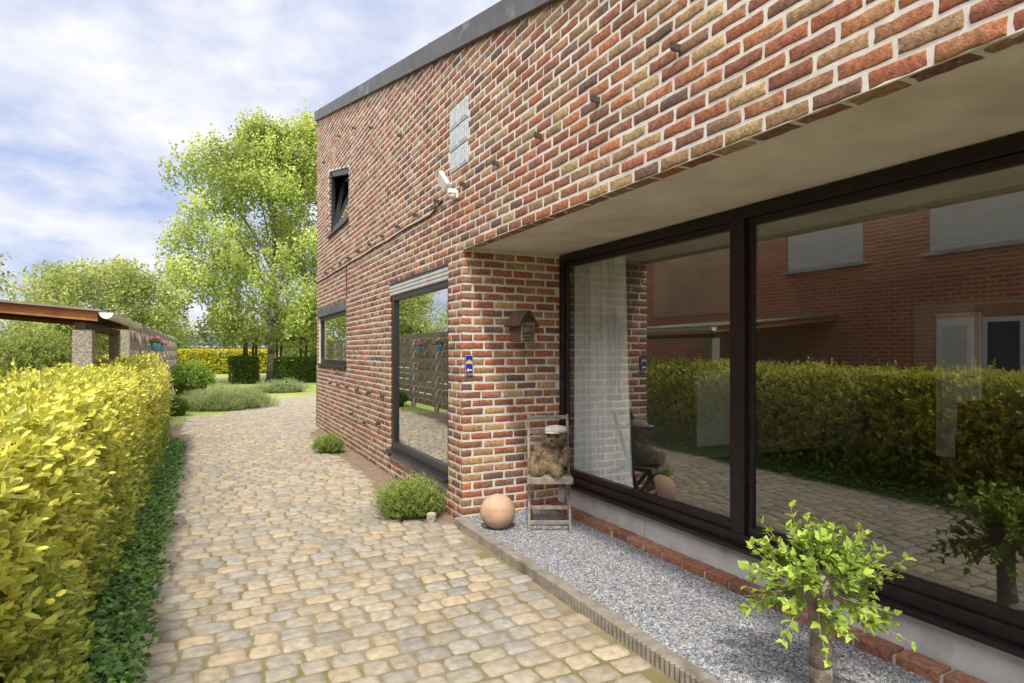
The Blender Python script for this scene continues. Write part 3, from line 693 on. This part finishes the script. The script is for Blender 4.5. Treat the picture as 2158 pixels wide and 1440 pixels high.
# ivy
n=14000; y=1.2+R(0,1,n)**1.2*11; x=-.27-R(0,1,n)**.75*.42+.05*wob(y,y*0,2.5); z=.015+np.clip((-.32-x),0,1)*.6*R(.3,1,n)
P=np.stack([x,y,z],1); D=np.stack([R(-.2,1,n),R(-1,.6,n),R(-.4,.5,n)],1); Nn=np.stack([R(0,.8,n),R(-.6,.3,n),R(.6,1.2,n)],1)
ic=np.array([.14,.28,.055])*R(.45,1.4,(n,1)); ic[R(0,1,n)<.2]*=np.array([2.0,1.7,1.5])
o=leaves('ivy_ground_cover',P,D,Nn,R(.025,.05,n),ic,LT_IVY,'gloss_leaf'); o['kind']='stuff'; tag(o,'dark green ivy ground cover under the hedge','ivy')
# ---------------------------------------------------------------- wall plants
def bush(name,label,cat,c,r,n,k,size,old,new,T,Lg=(.05,.12),up=.5,core=True,group=None,mat='farleaf',flat=0):
    e=empty(name,(c[0],c[1],0),label,cat,group)
    d=rng.normal(size=(n,3)); d[:,2]=np.abs(d[:,2])*1.0; d=norm(d)
    rad=R(.72,1.05,n)[:,None]*(1+.16*wob(d[:,0]*3,d[:,1]*3+d[:,2]*2,1.))[:,None]
    P=np.array(c)+d*rad*np.array(r); P[:,2]=np.maximum(P[:,2],.01)
    D=d*np.array([1,1,.8])+np.array([0,0,up])+rng.normal(size=(n,3))*.25
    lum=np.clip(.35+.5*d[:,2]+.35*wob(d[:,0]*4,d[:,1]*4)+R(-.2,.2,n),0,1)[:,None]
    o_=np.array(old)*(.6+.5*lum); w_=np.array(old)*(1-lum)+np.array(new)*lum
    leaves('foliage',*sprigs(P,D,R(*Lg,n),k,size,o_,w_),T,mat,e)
    if core:
        m=MB(); m.ball((c[0],c[1],c[2]),(r[0]*.74,r[1]*.74,r[2]*.78),16,10); m.obj('shadow_core','core',e)  # solid dark ball closing gaps; inner shade put into its colour
    return e
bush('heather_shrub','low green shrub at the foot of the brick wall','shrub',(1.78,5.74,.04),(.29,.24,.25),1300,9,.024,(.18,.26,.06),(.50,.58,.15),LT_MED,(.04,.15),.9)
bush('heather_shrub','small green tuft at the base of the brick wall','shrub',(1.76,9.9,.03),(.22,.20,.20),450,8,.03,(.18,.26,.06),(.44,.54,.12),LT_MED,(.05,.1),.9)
m=MB(); m.lathe([(.038,0),(.044,.04),(.046,.09),(.04,.098),(.03,.09)],(1.88,5.40,.0),14); o=m.obj('concrete_stub','pebble',None); tag(o,'short round concrete stub beside the shrub','stub')

# ---------------------------------------------------------------- small grafted tree
tb=(2.43,1.80,.05); kn=Vector((2.43,1.81,.56))
tr=empty('grafted_tree',tb,'small grafted standard tree with bright green leaves in gravel','tree')
m=MB(); m.tube([(2.42,1.80,.0),(2.427,1.797,.12),(2.422,1.795,.22),(2.43,1.80,.34),(2.426,1.803,.42),(kn.x,kn.y,.5)],[.05,.047,.048,.042,.044,.052],14)
m.obj('trunk','bark',tr,True)
m=MB(); m.ball(tuple(kn),(.075,.075,.08),18,12)
for i in range(30):
    d=Vector(rng.normal(size=3)).normalized(); m.ball(tuple(kn+d*.062),random.uniform(.016,.028),8,6)
m.obj('graft_knob','bark',tr,True)
m=MB(); PP=[];DD=[];SS=[];CC=[];NN=[]
for i in range(160):
    az=random.uniform(0,6.28); el=math.asin(random.uniform(-.42,1)); Lh=random.uniform(.14,.30)*(1-.18*max(0,math.sin(el)))
    if random.random()<.15: Lh*=1.2
    d=Vector((math.cos(az)*math.cos(el),math.sin(az)*math.cos(el),math.sin(el)))
    p=kn+d*.055; v=d.copy(); pts=[p.copy()]; ns=6
    for s in range(ns):
        v=(v+Vector((0,0,.10 if el>.0 else -.03))+Vector(rng.normal(size=3))*.09).normalized(); p=p+v*(Lh/ns); pts.append(p.copy())
        for r_ in range(3):
            if s<2: continue
            side=Vector(rng.normal(size=3)); side=(side-side.dot(v)*v).normalized()
            dd=(v*.8+side*.85).normalized()
            PP.append(tuple(p));DD.append(tuple(dd));NN.append(tuple(Vector((0,0,.8))+v*.4+Vector(rng.normal(size=3))*.45))
            SS.append(random.uniform(.030,.054)*(1.1-.3*s/ns)); w_=s/ns
            CC.append(np.array((.22,.36,.05))*(1-w_)+np.array((.48,.62,.11))*w_)
    m.tube(pts,[.004-.0004*k for k in range(len(pts))],5)
m.obj('branches','bark',tr)
CC=np.array(CC)*R(.65,1.15,(len(CC),1))
leaves('crown',PP,DD,np.array(NN),SS,CC,LT_WIDE,'leaf',tr)

# ---------------------------------------------------------------- trees
def tree(name,label,base,rfun,z0,z1,ncl,per,ls,old,new,droop=.0,clr=(.6,1.1),trunk_r=.2,bark='bark',cat='tree',nlimb=12,group=None,zmin=.75,extra=None):
    e=empty(name,base,label,cat,group); bx,by,bz=base
    m=MB(); pts=[];rs=[];H=z1*.85
    for i in range(9):
        t=i/8; pts.append((bx+.25*math.sin(t*3)*t,by+.2*math.sin(t*4+1)*t,bz+H*t)); rs.append(trunk_r*(1.15-t)*(1.25 if i==0 else 1)*.9+.02)
    m.tube(pts,rs,10)
    cents=[]
    while len(cents)<ncl:
        z=random.uniform(z0,z1); r=rfun((z-z0)/(z1-z0)); a=random.uniform(0,6.28); r*=1+.14*math.sin(a*3+z*.9)+.10*math.sin(z*2.1+a); q_=r*math.sqrt(random.uniform(.12,1))
        cents.append((bx+q_*math.cos(a),by+q_*math.sin(a),bz+z))
    if extra:
        (ex,ey,ez,er,en)=extra
        for i in range(en):
            d=Vector(rng.normal(size=3)).normalized()*er*random.random()**.4; cents.append((bx+ex+d.x,by+ey+d.y,bz+ez+d.z))
    for i in range(min(nlimb,ncl)):
        c=cents[i*(ncl//nlimb)]; zt=max(z0*.8,(c[2]-bz)*.6); t=min(1,zt/H); s=Vector((bx+.25*math.sin(t*3)*t,by+.2*math.sin(t*4+1)*t,bz+zt)); c=Vector(c); md=(s+c)/2+Vector((0,0,.3))
        m.tube([s,md,c],[trunk_r*.35,trunk_r*.22,.02],6)
    m.obj('trunk',bark,e,True)
    PP=[];CC=[]
    for c in cents:
        cr=random.uniform(*clr); n=int(per*(cr/clr[1])**2*random.uniform(.7,1.2)); d=norm(rng.normal(size=(n,3)))*(R(0,1,(n,1))**.45)*cr
        if droop>0:
            ns=max(3,n//9); si=rng.integers(0,ns,n); sx=norm(rng.normal(size=(ns,3)))*(R(0,1,(ns,1))**.5)*cr
            d=sx[si]+rng.normal(size=(n,3))*.08; d[:,2]-=R(0,1,n)*droop*R(.4,1.,n)
        d[:,2]*=.85; P=np.array(c)+d; PP.append(P)
        br=random.uniform(.66,1.18); hh=np.clip(.5+.5*d[:,2]/cr+R(-.25,.25,n),0,1)[:,None]  # clump tops lighter, undersides darker: shading put into leaf colour
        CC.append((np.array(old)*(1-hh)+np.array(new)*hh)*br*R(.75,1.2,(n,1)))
    P=np.vstack(PP);keepz=P[:,2]>z0*zmin+bz
    P=P[keepz];Cc=np.vstack(CC)[keepz];n=len(P)
    D=rng.normal(size=(n,3)); D[:,2]-= (.6 if droop>0 else .1)
    Nn=rng.normal(size=(n,3))+np.array([-.4,-.9,.8])
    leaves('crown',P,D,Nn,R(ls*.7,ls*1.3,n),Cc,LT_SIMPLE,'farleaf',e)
    return e
def rb(t):
    return 4.7*(.74+.26*math.sin(min(1,t/.40)*math.pi/2))*(1 if t<.55 else max(.0,1-((t-.55)/.49)**1.9))
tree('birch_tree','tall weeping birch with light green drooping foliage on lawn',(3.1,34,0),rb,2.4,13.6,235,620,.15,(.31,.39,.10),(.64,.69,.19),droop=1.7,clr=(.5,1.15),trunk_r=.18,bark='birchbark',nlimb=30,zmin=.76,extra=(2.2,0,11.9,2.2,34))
def rl(t): return 3.4*math.sin(math.pi*min(1,(t*.85+.12)))**.6
tree('garden_tree','spreading garden tree with pale green foliage',(-4.0,31,0),rl,1.8,5.2,110,400,.13,(.26,.32,.10),(.54,.58,.19),clr=(.45,.9),trunk_r=.08)
tree('garden_tree','sparse young tree behind the carport',(-6.6,24,0),lambda t:2.0*math.sin(math.pi*min(1,t*.8+.15)),2.0,4.5,24,240,.11,(.28,.33,.11),(.58,.60,.22),clr=(.4,.75),trunk_r=.06)
tree('garden_tree','leafy green tree at the far garden boundary',(-9,48,0),lambda t:3.6*math.sin(math.pi*min(1,t*.8+.15)),1.0,4.4,50,300,.20,(.20,.26,.08),(.42,.48,.15),clr=(.8,1.3),trunk_r=.2)
tree('garden_tree','leafy green tree at the far garden boundary',(-3.6,58,0),lambda t:3.2*math.sin(math.pi*min(1,t*.8+.15)),1.0,4.4,50,300,.22,(.20,.26,.08),(.42,.48,.15),clr=(.8,1.3),trunk_r=.2)
tree('garden_tree','leafy green tree at the far garden boundary',(9,62,0),lambda t:4.5*math.sin(math.pi*min(1,t*.8+.15)),1.0,6,60,300,.26,(.16,.22,.06),(.36,.42,.12),clr=(.9,1.5),trunk_r=.2)
PP=[];CC=[]
for i in range(130):
    x=-95+i*1.6+R(-1,1); h=R(2.6,4.6); n=180; d=norm(rng.normal(size=(n,3)))*(R(0,1,(n,1))**.4)*np.array([2.6,2,h/2])
    PP.append(np.array([x,118+R(-6,6),h/2])+d); CC.append(np.array([.18,.24,.10])*R(.6,1.3)*R(.7,1.2,(n,1)))
P=np.vstack(PP);n=len(P)
o=leaves('distant_woods',P,rng.normal(size=(n,3)),rng.normal(size=(n,3)),R(.6,1.1,n),np.vstack(CC),LT_SIMPLE,'farleaf'); o['kind']='stuff'; tag(o,'distant line of green trees beyond the gardens','woods')

# ---------------------------------------------------------------- garden shrubs
bush('round_shrub','rounded bright green shrub beside the garden path','shrub',(-.45,25.5,.35),(.75,.75,.75),1300,6,.08,(.17,.28,.05),(.42,.58,.10),LT_MED,(.06,.15),.4)
bush('round_shrub','small dark green shrub at the hedge end','shrub',(-.62,17.4,.1),(.28,.28,.3),350,6,.05,(.08,.15,.03),(.18,.30,.06),LT_MED,(.04,.1),.4)
bush('lavender_bed','low mounded lavender bed bordering the path','plant bed',(.55,18.9,.0),(1.25,1.0,.52),3200,8,.07,(.25,.31,.12),(.52,.58,.27),LT_BLADE,(.06,.16),1.3)
bush('lavender_bed','low grey-green lavender clump on the lawn','plant bed',(2.7,25.5,.0),(1.1,.8,.4),900,8,.08,(.25,.31,.12),(.52,.54,.30),LT_BLADE,(.06,.16),1.3)
rh=bush('rhododendron','flowering rhododendron shrub behind the privet hedge','shrub',(-3.9,19.5,.7),(1.25,1.1,1.35),1700,6,.085,(.20,.26,.06),(.48,.52,.13),LT_MED,(.06,.18),.4)
n=160; cc=norm(rng.normal(size=(20,3))); cc[:,2]=np.abs(cc[:,2]); ci=rng.integers(0,20,n)
leaves('blossoms',np.array([-3.9,19.5,.7])+cc[ci]*np.array([1.33,1.2,1.45])+norm(rng.normal(size=(n,3)))*.05,rng.normal(size=(n,3)),rng.normal(size=(n,3)),R(.03,.05,n),np.array([.70,.38,.42])*R(.7,1.1,(n,1)),LT_IVY,'farleaf',rh)
def hedgebox(name,label,x0,x1,y0,y1,h,n,size,old,new):
    e=empty(name,((x0+x1)/2,(y0+y1)/2,0),label,'hedge')
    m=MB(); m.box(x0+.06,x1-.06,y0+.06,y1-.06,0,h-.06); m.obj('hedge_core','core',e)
    a=n; P=np.zeros((a,3)); D=np.zeros((a,3))
    f=rng.choice(4,a,p=[.45,.3,.13,.12])
    P[:,0]=R(x0,x1,a);P[:,1]=R(y0,y1,a);P[:,2]=R(.03,h,a)
    P[f==0,1]=y0; D[f==0]=(0,-1,.6); P[f==1,2]=h; D[f==1]=(0,0,1); P[f==2,0]=x0; D[f==2]=(-1,0,.6); P[f==3,0]=x1; D[f==3]=(1,0,.6)
    D+=rng.normal(size=(a,3))*.3; P+=rng.normal(size=(a,3))*.02
    lum=R(0,1,(a,1)); leaves('foliage',*sprigs(P,D,R(.05,.12,a),6,size,np.array(old)*(.6+.6*lum),np.array(new)*(.6+.6*lum)),LT_SIMPLE,'farleaf',e)
hedgebox('box_hedge','clipped dark green box hedge on the lawn',1.2,2.35,32.6,34.2,1.2,900,.10,(.08,.13,.03),(.18,.27,.05))
hedgebox('box_hedge','clipped dark green box hedge beside the birch',3.35,5.4,32.6,34.2,1.15,1500,.10,(.08,.13,.03),(.18,.27,.05))
hedgebox('golden_hedge','long clipped golden hedge across the lawn',-2.6,4.2,47.5,49,1.55,2600,.16,(.42,.44,.05),(.80,.74,.10))
pg=empty('garden_pergola',(3.8,36,0),'dark timber garden pergola behind the birch','pergola')
for x in (2.0,2.45,3.7,5.0):
    for y in (35,37.2):
        m=MB(); m.box(x-.06,x+.06,y-.06,y+.06,0,2.15); m.obj('post','darkwood',pg)
m=MB(); m.box(1.7,5.4,34.95,35.05,2.151,2.3); m.box(1.7,5.4,37.15,37.25,2.151,2.3)
for i in range(9): m.box(1.8+i*.42,1.86+i*.42,34.6,37.6,2.301,2.4)
m.obj('beam','darkwood',pg)
bg_=empty('bungalow',(2,84,0),'low brick bungalow with solar panels on grey roof','house')
m=MB(); m.box(-6,9,80,90,0,2.0); m.obj('wall','farbrick',bg_)
m=MB(); m.add([(-6.4,79.5,2.0),(9.4,79.5,2.0),(9.4,85,3.9),(-6.4,85,3.9),(-6.4,90.5,2.0),(9.4,90.5,2.0)],[(0,1,2,3),(3,2,5,4),(0,3,4),(1,5,2)]); m.obj('roof','rooftile',bg_)
for i in range(3):
    m=MB(); x=-3.5+i*3.6; m.add([(x,80.3,2.33),(x+3,80.3,2.33),(x+3,84,3.61),(x,84,3.61)],[(0,1,2,3)]); m.obj('solar_panel','solar',bg_)
for x in (-4,1,5):
    m=MB(); m.box(x,x+1.8,79.96,79.99,.6,1.8); m.obj('window','white',bg_)
sh=empty('garden_shed',(-7.2,32,0),'dark low garden shed behind the hedges','shed')
m=MB(); m.box(-8.6,-6.3,31,33,0,1.55); m.obj('wall','darkwood',sh)
m=MB(); m.xz([(-8.8,1.55),(-6.1,1.55),(-6.1,1.62),(-7.45,1.78),(-8.8,1.62)],30.8,33.2); m.obj('roof','rooftile',sh)

# ---------------------------------------------------------------- carport
cp=empty('carport',(-2.4,9.5,0),'low wooden lean-to carport with sheet roof and gutter','carport')
def rz(x): return 2.00+(-.95-x)*.085
YC=10.3
m=MB(); m.xz([(-.93,rz(-.93)-.0),(-3.99,rz(-3.99)),(-3.99,rz(-3.99)+.022),(-.93,rz(-.93)+.022)],7.35,YC+.1); m.obj('roof','roofsheet',cp)
for ya in (7.40,YC):
    m=MB(); m.xz([(-.96,rz(-.96)-.10),(-3.98,rz(-3.98)-.10),(-3.98,rz(-3.98)-.003),(-.96,rz(-.96)-.003)],ya,ya+.04); m.obj('fascia','fascia',cp)
m=MB()
for i in range(4): y_=7.9+i*.62; m.xz([(-1.0,rz(-1.0)-.07),(-3.98,rz(-3.98)-.07),(-3.98,rz(-3.98)-.004),(-1.0,rz(-1.0)-.004)],y_,y_+.06)
m.box(-1.16,-1.07,7.46,YC-.02,1.82,1.89)
m.obj('rafter','darkwood',cp)
m=MB(); nseg=10; 
V=[];ysg=[7.28,YC+.2]
for y_ in ysg:
    for rr in (.062,.055):
        for i in range(nseg+1): t=math.pi+math.pi*i/nseg; V.append((-.875+rr*math.cos(t),y_,1.985+rr*math.sin(t)))
k=nseg+1; F=[]
for i in range(nseg):
    F+=[(i,i+1,2*k+i+1,2*k+i),(k+i,k+i+1,3*k+i+1,3*k+i),(i,i+1,k+i+1,k+i),(2*k+i,2*k+i+1,3*k+i+1,3*k+i)]
m.add(V,F)
m.add([(-.875+.060*math.cos(math.pi+math.pi*i/nseg),7.30,1.985+.060*math.sin(math.pi+math.pi*i/nseg)) for i in range(nseg+1)],[tuple(range(nseg+1))])
m.obj('gutter','white',cp,True)
for y_ in (7.55,9.95):
    w_=.085 if y_<8 else .06
    m=MB(); m.box(-1.10-w_,-1.10+w_,y_-w_,y_+w_,0,1.818); m.obj('post','pebble',cp,bevel=.01)

# ---------------------------------------------------------------- fence
fe=empty('wooden_fence',(-1.1,20,0),'weathered horizontal-slat wooden fence with concrete posts','fence')
ph=MB(); ph.box(-.06,.06,-.06,.06,0,2.12)
pm=MB()
for i in range(12): z=.10+i*.168; off=.03 if i%2 else -.03; pm.box(off-.008,off+.008,.0,1.88,z,z+.145)
for yy2 in (.3,.93,1.56): pm.box(-.02,.02,yy2-.03,yy2+.03,.1,2.08)
for i in range(10):
    y_=11.3+i*2.0
    if i==0:
        p0=ph.obj('post','pebble',None); pn=pm.obj('panel','fencewood',None); a_,b_=p0,pn
    else:
        a_=p0.copy();b_=pn.copy();COL.objects.link(a_);COL.objects.link(b_)
    for o_,yl in ((a_,y_),(b_,y_+.06)):
        o_.parent=fe; o_.matrix_parent_inverse=Matrix.Translation(fe.location).inverted(); o_.location=(-1.1,yl,0)
for (y_,z_) in ((14.6,1.60),(16.2,1.58)):
    px=-.90
    e=empty('flower_pot',(px,y_,z_),'blue hanging pot of pink geraniums on wooden fence','flower pot','pots of pink geraniums hung on the fence')
    m=MB(); m.lathe([(.065,0),(.09,.13),(.098,.14),(.098,.155),(.085,.155),(.08,.12)],(px,y_,z_),18); m.cyl((px-.08,y_,z_+.12),(px-.2,y_,z_+.12),.01,.01,6); m.obj('pot','pot',e,True)
    n=120; d=norm(rng.normal(size=(n,3))); d[:,2]=np.abs(d[:,2]); P=np.array([px,y_,z_+.16])+d*np.array([.10,.12,.08])*R(.5,1,(n,1))
    leaves('leaves',P,d,rng.normal(size=(n,3)),R(.04,.07,n),np.array([.14,.26,.05])*R(.6,1.3,(n,1)),LT_IVY,'leaf',e)
    n=170; cc=norm(rng.normal(size=(7,3))); cc[:,2]=np.abs(cc[:,2]); ci=rng.integers(0,7,n); d=norm(rng.normal(size=(n,3))); P=np.array([px,y_,z_+.18])+cc[ci]*np.array([.10,.13,.10])+d*.03
    leaves('flowers',P,d,rng.normal(size=(n,3)),R(.02,.035,n),np.array([.90,.12,.50])*R(.7,1.1,(n,1)),LT_IVY,'leaf',e)

# ---------------------------------------------------------------- neighbour house
nh=empty('neighbour_house',(-4,4,0),'two-storey red brick neighbouring house with white shutters','house')
m=MB(); m.box(-10,-4.0,-6,14.5,0,5.6); m.obj('wall','nbrick',nh)
m=MB(); m.box(-3.999,-3.985,3.0,6.0,0,2.35); m.obj('pale_brick_panel','nbrick_pale',nh)
m=MB(); m.box(-3.999,-3.985,9.6,12.5,2.45,4.2); m.obj('pale_brick_panel','nbrick_pale',nh)
m=MB(); m.box(-10.2,-3.85,-6.2,14.7,5.601,5.8); m.obj('roof','rooftile',nh)
for (a,b,z0,z1) in ((6.87,8.4,3.18,3.86),(3.6,5.74,3.18,3.86),(-.5,1.6,3.18,3.86)):
    m=MB(); m.box(-4.0+.001,-3.97,a,b,z0,z1); w=m.obj('window','white',nh); w['label']='upper window with closed white roller shutter'
    sm=MB()
    for k in range(14): sm.box(-3.969,-3.962,a+.03,b-.03,z0+.02+k*.047,z0+.06+k*.047)
    sm.obj('roller_shutter','white',w)
    m=MB(); m.box(-3.998,-3.92,a-.1,b+.1,z0-.06,z0-.002); m.obj('sill','concrete',w)
m=MB(); m.box(-3.984,-3.95,5.12,5.62,.1,2.1); nd_=m.obj('door','white',nh)
m=MB(); m.box(-3.949,-3.940,5.2,5.54,1.2,1.98); m.obj('door_glass','concrete',nd_)
for (a,b,z0,z1) in ((4.0,5.0,1.15,2.1),(0.4,2.0,.4,2.1)):
    m=MB(); m.box(-3.984,-3.96,a,b,z0,z1); w=m.obj('window','white',nh)
    m=MB(); m.box(-3.959,-3.955,a+.07,(a+b)/2-.03,z0+.07,z1-.07);m.box(-3.959,-3.955,(a+b)/2+.03,b-.07,z0+.07,z1-.07); m.obj('pane','solar',w)
    m=MB(); m.box(-3.984,-3.975,a-.1,b+.1,z1+.01,z1+.2); m.obj('lintel','farbrick',w)
